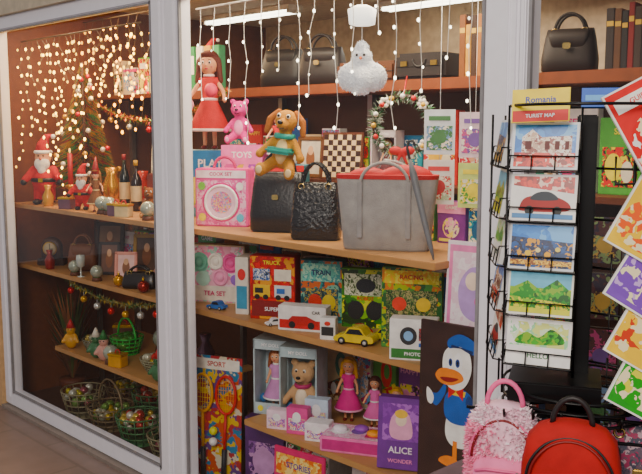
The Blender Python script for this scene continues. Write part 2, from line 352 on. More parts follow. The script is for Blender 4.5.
for sx in (-1,1): b.box((sx*w*.25,-.074,h*.55),(.018,.006,h*.75),M('#949190',.8),bev=.002)
b.blob([('e',(.07,.0,h*.98),(.1,.04,.045)),('e',(-.07,.0,h*.96),(.08,.035,.04))],.008,red)
b.put('grey_tote_bag',-2.055,.22,SA,32)
b=B(); b.tube([(0,0,0),(0,0,.05),(0,0,.3),(0,0,.35)],[.003,.009,.013,.005],M('#6a6c70',.5),10); b.tube([(0,0,.35),(0,0,.39),(.01,0,.41),(.026,0,.41),(.03,0,.39)],.005,'#333333',8)
b.put('folded_umbrella',-1.765,.13,SA,20,6,roll=-17)
# wreath
b=B(); R=.115; gc=[M('#2f6b3a',.6),M('#d8ddd6',.6),M('#4d8a56',.6),M('#b9c9bd',.5)]
b.ring((0,0,0),R,.012,'#3c2a1a','y')
for i in range(1000):
    a=rnd.uniform(0,2*math.pi); q=rnd.uniform(0,2*math.pi); c=Vector((R*math.cos(a),0,R*math.sin(a))); dr=Vector((math.cos(a)*math.cos(q),-abs(math.sin(q)),math.sin(a)*math.cos(q))); t=Vector((-math.sin(a),0,math.cos(a)))*rnd.uniform(-1,1)
    e=c+(dr+t*.7).normalized()*rnd.uniform(.022,.045); s_=dr.cross(t if t.length>.1 else Vector((0,1,0)))*.006+Vector((0,0,.003))
    b.add([c+s_,c-s_,e],[(0,1,2)],gc[rnd.randrange(4)])
for i in range(16):
    a=i*math.pi/8; b.ell((R*math.cos(a),-.028,R*math.sin(a)),.011,['#c81e22','#f2f0ea','#d8b45a'][i%3],n=10)
for i in range(5):
    a=rnd.uniform(0,6.3); c=(R*math.cos(a),-.03,R*math.sin(a))
    for k in range(6): b.ell((c[0]+.014*math.cos(k*1.05),c[1],c[2]+.014*math.sin(k*1.05)),(.009,.004,.009),'#f4efe6',n=8)
b.blob([('e',(-.025,-.035,-.1),(.028,.012,.018)),('e',(.025,-.035,-.1),(.028,.012,.018)),('c',(0,-.035,-.1),(-.02,-.035,-.15),.008,.006),('c',(0,-.035,-.1),(.02,-.035,-.15),.008,.006)],.004,red)
b.tube([(0,0,R),(0,.12,.2)],.003,red,6)
b.put('christmas_wreath',-2.24,.52,1.66,34)
# fluffy snowman ornament
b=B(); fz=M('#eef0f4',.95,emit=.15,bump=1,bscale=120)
el=[((-.036,0,.0),(.052,.055,.052)),((.038,.01,.0),(.052,.055,.052)),((0,-.02,-.015),(.05,.055,.05)),((0,0,.065),(.038,.038,.042)),((0,0,.1),(.022,.022,.026))]
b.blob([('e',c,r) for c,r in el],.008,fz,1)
pts=[]
for c,r in el:
    for i in range(260):
        v=Vector((rnd.gauss(0,1),rnd.gauss(0,1),rnd.gauss(0,1))).normalized(); pts.append(((c[0]+v.x*r[0]*.93,c[1]+v.y*r[1]*.93,c[2]+v.z*r[2]*.93),v))
b.tufts(pts,.009,.003,[fz])
for sx in (-1,1): b.ell((sx*.013,-.042,.075),.005,eyeK,n=8)
b.tube([(0,-.036,.065),(0,-.06,.062)],[.006,.001],'#e07a28',8)
b.tube([(0,0,.12),(0,0,.55)],.0015,'#dddddd',5)
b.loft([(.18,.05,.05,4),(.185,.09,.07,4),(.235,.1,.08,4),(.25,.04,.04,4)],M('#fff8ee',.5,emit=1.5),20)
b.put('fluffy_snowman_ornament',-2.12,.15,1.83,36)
def santa(b,h):
    u=h; b.blob([('e',(0,0,.33*u),(.17*u,.14*u,.2*u)),('c',(-.13*u,0,.48*u),(-.24*u,-.08*u,.34*u),.06*u,.05*u),('c',(.13*u,0,.48*u),(.24*u,-.08*u,.34*u),.06*u,.05*u),('c',(-.08*u,0,.2*u),(-.09*u,-.01*u,.08*u),.075*u,.06*u),('c',(.08*u,0,.2*u),(.09*u,-.01*u,.08*u),.075*u,.06*u)],u*.016,M('#b41218',.8,bump=.3))
    b.ell((0,-.01*u,.64*u),(.11*u,.1*u,.11*u),'#e0a684'); b.blob([('e',(0,-.06*u,.56*u),(.11*u,.07*u,.1*u)),('e',(0,-.08*u,.48*u),(.06*u,.05*u,.08*u))],u*.014,M('#f0eeea',.9,bump=.6))
    b.tube([(0,0,.72*u),(0,0,.82*u),(.05*u,.02*u,.93*u),(.12*u,.02*u,.95*u)],[.11*u,.08*u,.045*u,.02*u],M('#b41218',.8,bump=.3),14); b.ring((0,0,.72*u),.1*u,.026*u,'#f4f2ee'); b.ell((.14*u,.02*u,.93*u),.035*u,'#f4f2ee',n=10)
    for sx in (-1,1):
        b.ell((sx*.035*u,-.1*u,.67*u),.013*u,eyeK,n=8); b.ell((sx*.25*u,-.1*u,.31*u),.045*u,'#1a1414',n=12); b.ell((sx*.09*u,-.05*u,.04*u),(.06*u,.1*u,.04*u),'#171010',n=12)
    b.ell((0,-.12*u,.63*u),.02*u,'#c86a50',n=8); b.ring((0,0,0),1,.1,'#171010',T=Tr(0,0,.34*u)@Matrix.Diagonal((.165*u,.135*u,.3*u,1))); b.box((0,-.15*u,.34*u),(.06*u,.02*u,.05*u),M('#d8b040',.3,1))
b=B(); santa(b,.3); b.put('santa_plush',-3.86,.78,TP,36)
# ---------------------------------------------------------------- back shelf rows
def rbox(name,x,y,z,w,h,d,rot,cols):
    b0,c1,c2=cols; k=rnd.randrange(5)
    it=[[('r',0,.72,1,1,c1),('c',.5,.38,.3,.25,P([c2,c1,b0,'#e8dcc0'],45)),('t',rnd.choice(['TOY','FUN','KIDS','GAME']),.5,.86,.14,'#ffffff'),('r',.08,.05,.5,.12,c2)],
        [('r',.08,.1,.92,.62,P([c2,c2,c1,b0,'#302020'],50)),('c',.35,.36,.2,.18,c1),('c',.68,.3,.14,.14,'#f4ead0'),('t',rnd.choice(['SET','BABY','HAPPY']),.5,.82,.13,c1)],
        [('p',[(0,0),(1,0),(1,.5),(0,.25)],P([c1,c1,c2,b0],40)),('c',.6,.6,.24,.2,c2),('c',.62,.62,.12,.1,b0),('c',.3,.2,.12,.1,'#ffffff'),('r',.1,.85,.7,.92,c1)],
        [('r',.03,.03,.97,.97,P([b0,c1,c2,'#3a2a2a','#e0d0b0'],32)),('s',[(.2,.2),(.15,.6),(.5,.85),(.8,.6),(.75,.25)],P([c2,b0,'#d8b090'],60)),('c',.5,.62,.13,.1,'#e0b090'),('r',.05,.86,.95,.96,c1)],
        [('r',.03,.5,.97,.97,P([c1,c2,'#503828'],60)),('r',.03,.03,.97,.48,P([b0,c2,c1,'#f0e8d8'],38)),('c',.3,.3,.16,.14,c1),('c',.7,.3,.16,.14,c2),('r',.2,.7,.8,.85,'#f0e8d8')]][k]
    return pkg(name,x,y,z,w,h,d,rot,b0,it)
pals=[('#3f9aa8','#1f5f88','#e8e0a0'),('#c63a30','#f0c040','#ffffff'),('#e8e4dc','#4a9a50','#c83a4a'),('#2a5a9a','#e04a3a','#c0d8ec'),('#d8c098','#7a3a20','#3a7a6a'),('#efe6e0','#d84a86','#7ab0e0'),('#5aa048','#f0e050','#d84030'),('#7a3a8a','#f0a0c8','#f4e870')]
x=-3.72;i=0
while x<-1.35:
    w=rnd.uniform(.1,.17); h=rnd.uniform(.18,.33)
    if -2.95<x<-2.5: h=.2
    rbox('boxed_toy',x+w/2,.83,BK,w,h,.06,rnd.uniform(5,9),pals[i%8]); x+=w+.022;i+=1
b=B(); S_=.22; b.box((0,0,S_/2),(S_,.015,S_),'#5a2f18',bev=.002)
b.art(S_*.9,S_*.9,-.008,[('r',0,0,1,1,'#d8c098')]+[('r',i/8,j/8,(i+1)/8,(j+1)/8,'#2a1208') for i in range(8) for j in range(8) if (i+j)%2],z0=S_*.05,step=.00002)
b.put('chess_board',-2.78,.715,BK,14,6)
frame('picture_frame',-3.0,.72,BK,.15,.2,14,'#6e4a2a','#d8cdb8',6)
def boxed_doll(name,x,y,z,w,h,d,rot,c,hair,dress,bear=False):
    b=B(); m=MM(c); t=.006
    b.box((0,d/2-t/2,h/2),(w,t,h),m); b.box((0,0,t/2),(w,d-.002,t),m); b.box((0,0,h-t/2),(w,d-.002,t),m)
    for s in (-1,1): b.box((s*(w/2-t/2),0,h/2),(t,d-.002,h-.002),m)
    b.box((0,-d/2+.004,h*.08),(w-.002,.006,h*.14),m); b.box((0,-d/2+.004,h*.93),(w-.002,.006,h*.12),m)
    b.art(w,h,-d/2-.001,[('t','MY DOLL',.5,.93,.07,'#ffffff'),('c',.2,.08,.08,.04,'#f4e05a'),('r',.4,.03,.95,.12,P(['#d860a0','#f0c0d8','#a0c8e0'],90))])
    if w>.14:
        for (X,Z,cc_) in ((.055,.05,'#6a3a8a'),(-.06,.05,'#3a70a8'),(.06,.1,'#f0e8e0')): b.ell((X,.0,Z),(.018,.018,.022),cc_,n=12)
    b.T=Tr(0,.0,t)
    if bear: plush(b,h*.8,'#d8b088','#f0e0c8',ears='bear',sit=False,band='#b03a6a')
    else: doll(b,h*.84,hair,dress,arms=14)
    return b.put(name,x,y,z,rot)
boxed_doll('boxed_doll',-2.5,.72,BK,.12,.23,.09,16,'#c8c0c4','#7a4020','#5a2a30')
b=B(); handbag(b,.24,.2,.12,M('#15110f',.5)); b.put('dark_handbag',-3.25,.78,TP,18)
b=B(); handbag(b,.24,.19,.12,M('#1b1412',.5)); b.put('dark_handbag',-2.97,.78,TP,18)
def case(b,w,h,d,m):
    b.box((0,0,h/2),(w,d,h),m,bev=.015); b.ring((0,-d/2,h*.75),.03,.006,'#14100e','y',a0=180,a1=360)
    for s in (-1,1): b.box((s*w*.3,-d/2-.003,h*.6),(.03,.006,.02),M('#b89a5a',.3,1)); 
    b.tube([(-w*.48,-d/2-.001,h*.5),(w*.48,-d/2-.001,h*.5)],.002,'#14100e',6)
b=B(); case(b,.32,.09,.2,M('#5a3620',.5)); b.put('brown_suitcase',-2.62,.78,TP,8)
b=B(); case(b,.24,.11,.2,M('#1d1512',.5)); b.put('black_suitcase',-2.31,.78,TP,8)
def books(name,x,y,z,n,hs,rot,cols,th=(.02,.03),dp=.13):
    b=B(); X=0
    for i in range(n):
        t=rnd.uniform(*th); h=rnd.uniform(*hs); c=cols[i%len(cols)]
        b.box((X+t/2,0,h/2),(t-.001,dp,h),c,bev=.002); b.box((X+t/2,.002,h/2+.001),(t*.7,dp-.004,h-.003),'#e8e0cc')
        b.box((X+t/2,-dp/2-.0005,h*.75),(t*.8,.001,h*.08),'#d8b45a'); X+=t
    return b.put(name,x,y,z,rot)
books('books',-2.13,.78,TP,6,(.2,.26),10,['#7a4a22','#c89a4a','#3a2416','#a8703a'])
b=B(); handbag(b,.2,.17,.12,M('#1e1410',.6)); b.put('dark_handbag',-1.66,.78,TP,18)
books('books',-1.5,.78,TP,9,(.17,.24),10,['#2a201c','#5a3a22','#1a1614','#7a2018','#3a2a20'])
b=B(); handbag(b,.2,.17,.12,M('#1c1614',.5)); b.put('dark_handbag',-1.08,.78,TP,18)
cc=[['#e9e6df','#b7c9a8','#c84a4a'],['#dfe7ea','#7f9fc0','#4a7a4a'],['#cfe08a','#4f9a4a','#f0e060'],['#e8d0d8','#c85a8a','#7a5aa0'],['#f0ede6','#8aa070','#c8a860']]
b=B(); rk=M('#3a3634',.4,.7)
for sx in (-1,1): b.box((sx*.17,.02,.7),(.012,.012,1.4),rk)
for k in range(8): b.tube([(-.17,0.0,.1+k*.18),(.17,0.0,.1+k*.18)],.003,rk,6)
b.box((0,.02,.012),(.38,.1,.02),rk)
for r_ in range(6):
    for c_ in range(3):
        q=rnd.choice(cc); X=-.112+c_*.112; Z=.29+r_*.185
        b.box((X,-.008,Z+.075),(.1,.003,.15),P([q[1],'#3a3040','#5a3a3a'],40)); b.art(.1,.15,-.0096,[('r',.1,.1,.9,.6,P([q[1],q[2],'#503a3a'],60)),('c',.5,.4,.25,.18,q[2])],x0=X-.05,z0=Z)
b.put('greeting_card_rack',-1.22,.5,0,22)
b=B()
for c_ in range(3):
    X=-.13+c_*.13; b.tube([(X,0,-.25),(X,0,.66)],.0012,'#cccccc',5)
    for r_ in range(2):
        q=cc[(c_*2+r_)%5]; Z=-.23+r_*.185-(c_%2)*.01
        b.box((X,-.006,Z+.08),(.115,.004,.165),q[0]); b.art(.115,.165,-.0085,[('r',.08,.08,.92,.62,P([q[1],q[2],'#f0ead8'],55)),('c',.5,.38,.22,.16,q[2]),('r',.15,.74,.85,.84,q[2])],x0=X-.0575,z0=Z)
b.put('hanging_greeting_cards',-1.86,.48,1.6,28)
# ---------------------------------------------------------------- SHELF B centre
b=B(); w,h,d=.29,.27,.07
b.box((0,0,h/2),(w,d,h),'#d8c8a8',bev=.003)
b.art(w,h,-d/2,[('r',.02,.02,.98,.98,P(['#efb8cc','#efb8cc','#e490b4','#f8dce8','#a8d8c8'],40)),('r',.04,.04,.96,.3,'#e8e2d4'),('c',.25,.7,.15,.17,'#8ad0b8'),('c',.52,.72,.13,.15,'#f6f0e8'),('c',.78,.7,.15,.17,'#e66aa8'),('c',.3,.42,.12,.13,'#b8e0d0'),('c',.6,.45,.14,.15,'#f4a8c8'),('c',.85,.42,.08,.09,'#9a70c8'),('t','TEA SET',.5,.17,.13,'#c03a70')])
for (u,v,c) in ((.25,.7,'#8ad0b8'),(.52,.72,'#f6f0e8'),(.78,.7,'#e66aa8'),(.6,.45,'#f4a8c8')):
    b.ring((-w/2+u*w,-d/2-.006,v*h),.032,.006,c,'y',20); b.ell((-w/2+u*w,-d/2-.006,v*h),(.018,.008,.018),c,n=12)
b.put('toy_tea_set',-3.12,.25,SB,30)
pkg('toy_tool_box',-2.86,.21,SB,.06,.25,.12,30,'#e4ddd0',[('r',.1,.1,.9,.5,'#4a90b0'),('c',.5,.7,.3,.1,'#d04040')])
pkg('toy_car_box',-2.68,.22,SB,.2,.27,.08,30,'#b81e22',[('r',.04,.05,.96,.3,'#7e1218'),('r',.08,.36,.45,.55,'#e8c030'),('r',.55,.36,.92,.55,'#d8d8d8'),('r',.08,.62,.45,.8,P(['#3a6ab0','#f0f0f0','#202830'],90)),('r',.55,.62,.92,.8,'#e8e0d0'),('r',.12,.42,.3,.5,'#202020'),('r',.6,.42,.78,.5,'#3a6ab0'),('c',.17,.36,.06,.04,'#111111'),('c',.36,.36,.06,.04,'#111111'),('c',.64,.36,.06,.04,'#111111'),('c',.83,.36,.06,.04,'#111111'),('t','TRUCK',.5,.9,.1,'#f4e050'),('t','SUPER',.5,.17,.1,'#ffffff')],side='#a01a1c',front=P(['#c81e22','#a8141c','#d83a2a','#e0a030'],34))
pkg('boxed_toy_train',-2.5,.33,SB,.18,.26,.07,30,'#2a6a70',[('r',.05,.66,.95,.95,P(['#78c0b0','#58a0a0','#b0d8c0'],50)),('r',.1,.1,.9,.55,P(['#1c3a40','#386a70','#c8a850'],70)),('c',.35,.33,.16,.13,'#c84030'),('c',.68,.33,.16,.13,'#d8c040'),('t','TRAIN',.5,.8,.13,'#1a2a60')],front=P(['#3a8a8a','#205058','#88b8a0','#c86a40'],35))
pkg('blister_toy_pack',-2.30,.38,SB,.2,.24,.05,30,'#6aa83a',[('r',.06,.55,.94,.92,P(['#e8e8d0','#c8d0b0','#486030'],60)),('c',.3,.3,.17,.16,'#1a1a1a'),('c',.68,.3,.17,.16,'#1a1a1a'),('c',.5,.72,.2,.12,'#20242a'),('t','ROBOT',.5,.5,.1,'#d82a20')],front=P(['#8ac04a','#3a7a2a','#e0e060','#28401c'],30))
pkg('electronic_kit_box',-1.97,.27,SB,.22,.3,.07,32,'#3f7a3c',[('r',.05,.8,.95,.96,P(['#e8e070','#d8c850','#e8b040'],50)),('r',.08,.1,.92,.72,P(['#2d4a28','#1c3018','#5a7a40','#a8a070'],80)),('c',.3,.55,.12,.085,'#d84a30'),('c',.7,.55,.12,.085,'#e0c040'),('r',.15,.18,.45,.38,P(['#c8c8c0','#404040','#f0f0e0'],120)),('r',.55,.18,.85,.38,P(['#8a3a28','#d8a030','#303030'],120)),('t','RACING',.5,.88,.09,'#b01818')],front=P(['#4a8a40','#a8b84a','#2a5a30','#c87a30'],40))
pkg('small_toy_box',-2.44,.165,SB,.2,.1,.07,28,'#e8e4e0',[('r',.03,.1,.97,.45,'#c02420'),('p',[(.15,.3),(.3,.6),(.6,.62),(.85,.4),(.85,.25),(.15,.25)],'#b01818'),('c',.3,.25,.07,.14,'#111111'),('c',.7,.25,.07,.14,'#111111'),('t','CAR',.8,.78,.2,'#222222')])
pkg('small_toy_box',-2.265,.13,SB,.06,.085,.045,30,'#e4e2de',[('r',.1,.2,.9,.6,'#222222'),('c',.5,.75,.2,.1,'#c84030')])
def toycar(name,x,y,z,L,rot,c):
    b=B(); s=L; m=M(c,.2)
    body=catmull([(-.5*s,.08*s),(-.48*s,.2*s),(-.25*s,.26*s),(-.12*s,.42*s),(.18*s,.43*s),(.32*s,.27*s),(.48*s,.24*s),(.5*s,.1*s),(.2*s,.07*s),(-.2*s,.07*s)],5)
    b.prism(body,-.2*s,.2*s,m)
    win=[(-.2*s,.27*s),(-.1*s,.39*s),(.16*s,.4*s),(.27*s,.27*s)]
    b.prism(win,-.203*s,.203*s,M('#1a2228',.1)); b.box((0,0,.26*s),(.36*s,.43*s,.012*s),m)
    for X in (-.3*s,.3*s):
        for Y in (-.19*s,.19*s):
            b.tube([(X,Y-.035*s,.09*s),(X,Y+.035*s,.09*s)],.09*s,'#111111',16); b.tube([(X,Y-.04*s,.09*s),(X,Y+.04*s,.09*s)],.045*s,'#bbbbbb',12)
    for Y in (-.13*s,.13*s): b.ell((-.47*s,Y,.17*s),.03*s,'#fff8e0',n=10); b.box((.495*s,Y,.18*s),(.02*s,.06*s,.03*s),'#c01818')
    return b.put(name,x,y,z,rot)
toycar('toy_car',-2.14,.15,SB,.155,20,'#d8c030')
toycar('toy_car',-2.1,.27,SB,.11,10,'#d8c840'); toycar('toy_car',-2.22,.25,SB,.1,50,'#b8281c')
toycar('toy_car',-2.99,.145,SB,.09,15,'#3a6ab0'); toycar('toy_car',-2.58,.125,SB,.07,70,'#e8e8e8')
pkg('camera_toy_box',-1.86,.15,SB,.165,.145,.07,32,'#eceae6',[('r',.04,.05,.96,.28,'#3a7a3a'),('c',.4,.6,.18,.22,'#2a2a2e'),('c',.4,.6,.1,.12,'#8ab0d8'),('r',.62,.5,.9,.8,P(['#2a2a2e','#6a6a70','#c83030'],120)),('r',.62,.35,.9,.44,'#3a60b0'),('t','PHOTO',.5,.16,.14,'#ffffff')])
b=B(); w,h=.22,.43; b.box((0,0,h/2),(w,.008,h),'#f0e4ea'); pk='#e88ab8'
b.art(w,h,-.005,[('r',.04,.03,.96,.97,pk),('r',.1,.3,.9,.92,P(['#f3e4ea','#f3dce4','#ecd0dc','#f8ecf0'],30)),('s',[(.3,.45),(.22,.65),(.4,.8),(.65,.78),(.78,.6),(.6,.4)],'#b89ad0'),('c',.45,.7,.12,.07,'#f4dcc8'),('c',.6,.55,.1,.06,'#d84a8a'),('r',.1,.08,.9,.24,'#d860a0')])
b.put('pink_poster',-1.615,.15,SB,8,4)
b=B(); w,h=.275,.6; bk=M('#33201c',.45,noise=.3,scale=14)
b.box((0,0,h/2),(w,.015,h),bk,bev=.002)
W='#f4f2ee';BL='#2458a8';DB='#173a78';OR='#e88a20'
duck=[
 ('s',[(.82,.33),(.93,.4),(.9,.48),(.78,.46),(.7,.4)],W),
 ('s',[(.38,.46),(.34,.34),(.45,.27),(.68,.27),(.82,.34),(.78,.48),(.55,.5)],W),
 ('p',[(.47,.3),(.54,.3),(.54,.17),(.47,.17)],OR),('p',[(.66,.3),(.72,.3),(.74,.17),(.67,.17)],OR),
 ('s',[(.25,.15),(.42,.13),(.55,.14),(.54,.19),(.4,.2),(.28,.18)],OR),('s',[(.6,.14),(.8,.12),(.95,.14),(.85,.18),(.72,.19),(.62,.18)],OR),
 ('s',[(.34,.58),(.32,.46),(.45,.41),(.7,.42),(.8,.5),(.74,.6),(.55,.63)],BL),
 ('s',[(.33,.59),(.2,.5),(.1,.52),(.08,.57),(.2,.58),(.32,.65)],BL),
 ('s',[(.1,.58),(.02,.6),(.03,.52),(.1,.5),(.14,.54)],W),
 ('s',[(.72,.6),(.86,.52),(.84,.43),(.76,.44),(.76,.5),(.66,.55)],DB),('s',[(.86,.44),(.88,.4),(.78,.38),(.75,.43)],W),
 ('p',[(.4,.62),(.66,.62),(.64,.585),(.42,.585)],'#e8c83a'),
 ('p',[(.5,.61),(.38,.56),(.38,.64)],'#c81e22'),('p',[(.5,.61),(.62,.56),(.62,.64)],'#c81e22'),
 ('s',[(.36,.64),(.28,.73),(.3,.84),(.48,.9),(.68,.87),(.74,.76),(.66,.66),(.52,.62)],W),
 ('s',[(.16,.69),(.24,.735),(.4,.745),(.56,.73),(.62,.69),(.5,.655),(.38,.64),(.24,.65)],OR),
 ('s',[(.24,.68),(.38,.69),(.54,.69),(.44,.665),(.32,.66)],'#8a1c14'),
 ('s',[(.36,.75),(.34,.81),(.4,.845),(.45,.8),(.44,.75)],'#ffffff'),('s',[(.48,.75),(.47,.82),(.54,.85),(.6,.8),(.57,.75)],'#ffffff'),
 ('c',.405,.785,.03,.024,'#1a3a80'),('c',.52,.785,.035,.026,'#1a3a80'),('c',.405,.785,.014,.014,'#000000'),('c',.52,.785,.016,.014,'#000000'),
 ('s',[(.38,.87),(.36,.92),(.55,.965),(.78,.93),(.82,.86),(.7,.86),(.55,.89)],BL),('p',[(.4,.875),(.42,.895),(.76,.875),(.75,.85),(.56,.88)],'#10285a'),('p',[(.8,.87),(.94,.84),(.93,.8),(.82,.84)],'#10182a')]
fu=lambda u:.1+u*.84; fv=lambda v:1-(1-v)*.9-.015
d2=[]
for it in duck:
    if it[0]=='c': d2.append(('c',fu(it[1]),fv(it[2]),it[3]*.84,it[4]*.9,it[5]))
    else: d2.append((it[0],[(fu(u),fv(v)) for u,v in it[1]],it[2]))
b.art(w,h,-.008,d2,step=.0002)
b.put('duck_picture',-1.625,.075,SC,6,1)
# ---------------------------------------------------------------- SHELF C centre
pkg('purple_toy_box',-1.93,.17,SC,.17,.26,.06,30,'#6a2f8a',[('r',.1,.4,.9,.92,P(['#8a4aaa','#7a3a9a','#b070c8'],40)),('s',[(.3,.45),(.28,.7),(.5,.85),(.7,.72),(.72,.45)],'#e8a8c8'),('c',.5,.7,.12,.09,'#f4dcc8'),('c',.5,.78,.14,.06,'#e8c060'),('t','ALICE',.5,.27,.15,'#f4e4f0'),('t','WONDER',.5,.12,.09,'#e890c0')],tilt=6)
boxed_doll('boxed_doll',-2.735,.27,SC,.16,.33,.14,28,'#b8c8cc','#8a4a28','#c890c0')
boxed_doll('boxed_teddy_bear',-2.56,.27,SC,.165,.33,.15,28,'#b0c4c8','','',bear=True)
b=B(); doll(b,.28,'#d8a040','#d83a8c',trim='#f4b8d8',arms=25); b.ring((0,0,.265),.02,.004,M('#e8c860',.3,1)); b.put('princess_doll',-2.42,.4,SC,30)
b=B(); doll(b,.22,'#4a2418','#e070b0',trim='#ffffff'); b.put('princess_doll',-2.29,.42,SC,30)
b=B(); doll(b,.2,'#e0b050','#f0c0d8',trim='#d83a8c'); b.put('princess_doll',-2.17,.42,SC,30)
for (X,Y,w_,h_,d_,c1,c2) in ((-2.56,.13,.09,.08,.05,'#f0d8e4','#e070a8'),(-2.46,.15,.09,.11,.05,'#d85a98','#f4f0f0'),(-2.35,.16,.1,.075,.07,'#f4eef0','#c84a90'),(-2.44,.24,.1,.13,.05,'#c8d8e8','#e070a8')):
    pkg('pink_gift_box',X,Y,SC,w_,h_,d_,28,c1,[('r',.1,.15,.9,.6,P([c2,c1,'#8a70c0','#f0e0a0'],80)),('c',.5,.65,.2,.2,'#ffffff')])
b=B(); b.box((0,0,.03),(.24,.16,.06),'#e884b8',bev=.004); 
b.art(.24,.16,0,[('r',.03,.04,.97,.96,P(['#f6c8de','#e8a0c8','#f8e8f0'],50)),('c',.25,.5,.15,.25,'#ffffff'),('c',.55,.55,.12,.2,'#8a60b0'),('r',.7,.2,.92,.8,'#c83a70')],T=Tr(0,-.08,.06)@Rt('X',-90)) 
b.box((0,-.0805,.03),(.22,.001,.04),'#c03a80')
for (X,Y,c) in ((-.06,0,'#f0e8f0'),(.02,.02,'#9a58b8'),(.08,-.02,'#f4a040')): b.ell((X,Y,.07),(.03,.025,.014),c,n=12)
b.put('doll_accessory_set',-2.19,.2,SC,28)
b=B()
b.box((0,.02,.33),(.26,.006,.62),P(['#c05a3a','#d8b850','#3a7aa0','#a83a40','#d8d0b8','#604080'],26),bev=.001)
for sx,c,c2 in ((-1,'#d8a020','#e8d060'),(1,'#c8301e','#f0a040')):
    ca=[(sx*.06+.05*math.cos(a),-.003,.47+.075*math.sin(a)*1.15) for a in [2*math.pi*i/24 for i in range(24)]]
    b.tube(ca,.007,c,8,True); b.tube([(sx*.06,-.003,.385),(sx*.055,-.003,.2)],.007,c,8); b.tube([(sx*.055,-.003,.22),(sx*.052,-.003,.08)],.012,'#20262c',10)
    for k in range(-3,4):
        q=.05*math.sqrt(1-(k/4)**2); z=.086*math.sqrt(1-(k/4)**2)
        b.tube([(sx*.06+k*.0125,-.003,.47-z),(sx*.06+k*.0125,-.003,.47+z)],.0012,c2,4); b.tube([(sx*.06-q,-.003,.47+k*.0215),(sx*.06+q,-.003,.47+k*.0215)],.0012,c2,4)
b.ell((0,-.008,.3),.02,'#e8e85a',n=12); b.ell((0,-.008,.25),.02,'#f0f0f0',n=12)
b.art(.26,.62,.017,[('r',.05,.9,.95,.98,'#f0ece0'),('t','SPORT',.5,.94,.06,'#b02020')],z0=.02)
b.put('toy_racket_set',-3.02,.13,0.0,24,3)
pkg('storage_box',-2.84,.35,0,.2,.36,.2,20,'#54306a',[('r',.1,.2,.9,.7,P(['#8a5aa0','#54306a','#c89ac8'],40)),('c',.5,.45,.3,.18,'#c89ac8')])
pkg('picture_book',-2.37,.062,0,.25,.385,.012,10,'#c8386a',[('r',.05,.05,.95,.6,'#f0b050'),('c',.5,.4,.3,.2,'#f4e0c8'),('r',.05,.72,.95,.94,P(['#e8b060','#d87040','#f0d890'],40)),('t','STORIES',.5,.83,.1,'#4a3a90')],tilt=2)
for X,c in ((-2.6,2),(-2.2,5),(-1.95,3),(-1.7,0)): rbox('large_toy_box',X,.4,0,.22,.33,.2,15,pals[c])
def fill(x0,x1,y,z,hs,name='boxed_toy',ws=(.09,.15),d=.06,k0=0):
    x=x0;i=k0
    while x<x1:
        w=rnd.uniform(*ws); rbox(name,x+w/2,y,z,w,rnd.uniform(*hs),d,rnd.uniform(5,9),pals[i%8]); x+=w+.025;i+=1
fill(-3.3,-1.6,.57,SB,(.2,.3),k0=2); fill(-2.7,-1.7,.58,SC,(.24,.34),k0=4)
fill(-2.85,-1.75,.53,SA,(.16,.25),k0=1,name='toy_package')
# ---------------------------------------------------------------- LEFT PANE
b=B(); b.loft([(0,.1,.1),(.09,.13,.13)],'#7a2018',16); b.tube([(0,0,.05),(0,0,.82)],.012,'#4a3020',8)
tl=[M('#2c5a2c',.5),M('#c89a3a',.3,.7),M('#8a2a1a',.5),M('#c89a3a',.3,.7),M('#3e7038',.5)]
for i in range(2600):
    t=rnd.random()**1.3; z=.12+.7*t; R=.2*(1-t)+.015; a=rnd.uniform(0,6.283); r0=R*rnd.uniform(.2,.8); tip=Vector((R*math.cos(a),R*math.sin(a),z-.03)); c=Vector((r0*math.cos(a+.1),r0*math.sin(a+.1),z)); s_=Vector((0,0,.005))
    b.add([c+s_,c-s_,tip],[(0,1,2)],tl[rnd.randrange(5)])
for i in range(34):
    t=rnd.random(); z=.14+.66*t; R=.2*(1-t)+.02; a=rnd.uniform(0,6.283); b.ell((R*math.cos(a),R*math.sin(a),z-.02),.016,M(['#c8201c','#d8a83a','#e8e0d0'][i%3],.2,.3),n=10)
b.put('christmas_tree',-4.6,.4,SA,40)
b=B(); santa(b,.42); b.put('santa_figurine',-4.66,.17,SA,45)
b=B(); santa(b,.26); b.put('santa_figurine',-4.2,.16,SA,40)
b=B(); doll(b,.23,'#8a5a2a','#7a5030',trim='#d8c090'); b.tube([(0,0,.2),(0,0,.24),(0,.01,.29)],[.024,.015,.003],'#8a1a18',10); b.put('gnome_doll',-4.05,.16,SA,42)
b=B(); bottle(b,.3,.028,M('#0e140e',.1),'#8a1818'); b.put('wine_bottle',-4.03,.32,SA)
b=B(); bottle(b,.27,.03,M('#1c0e0a',.1),'#c8a040'); b.put('wine_bottle',-3.93,.33,SA)
pkg('gift_box',-3.82,.44,SA,.16,.2,.12,40,'#6a2a1a',[('r',.42,0,.58,1,'#d8b050'),('r',0,.45,1,.58,'#d8b050')])
frame('picture_frame',-3.82,.44,SA+.2,.15,.17,40,'#d8ccb0','#4a3a30')
b=B(); plush(b,.16,'#8a5530','#c89a68',ears='bear'); b.put('teddy_bear',-3.58,.19,SA,42)
b=B(); plush(b,.14,'#d8c8a8','#f0e8d8',ears='bear'); b.put('teddy_bear',-3.42,.22,SA,42)
b=B(); b.loft([(0,.07,.07),(.04,.1,.1),(.12,.12,.12),(.18,.06,.06),(.22,.08,.08)],M('#c8962e',.25,.8),20); b.put('gold_vase',-4.26,.38,SA)
b=B(); b.loft([(0,.06,.06),(.03,.08,.08),(.1,.1,.1),(.16,.05,.05),(.2,.07,.07)],M('#a83a20',.25),20); b.put('red_vase',-4.14,.5,SA)
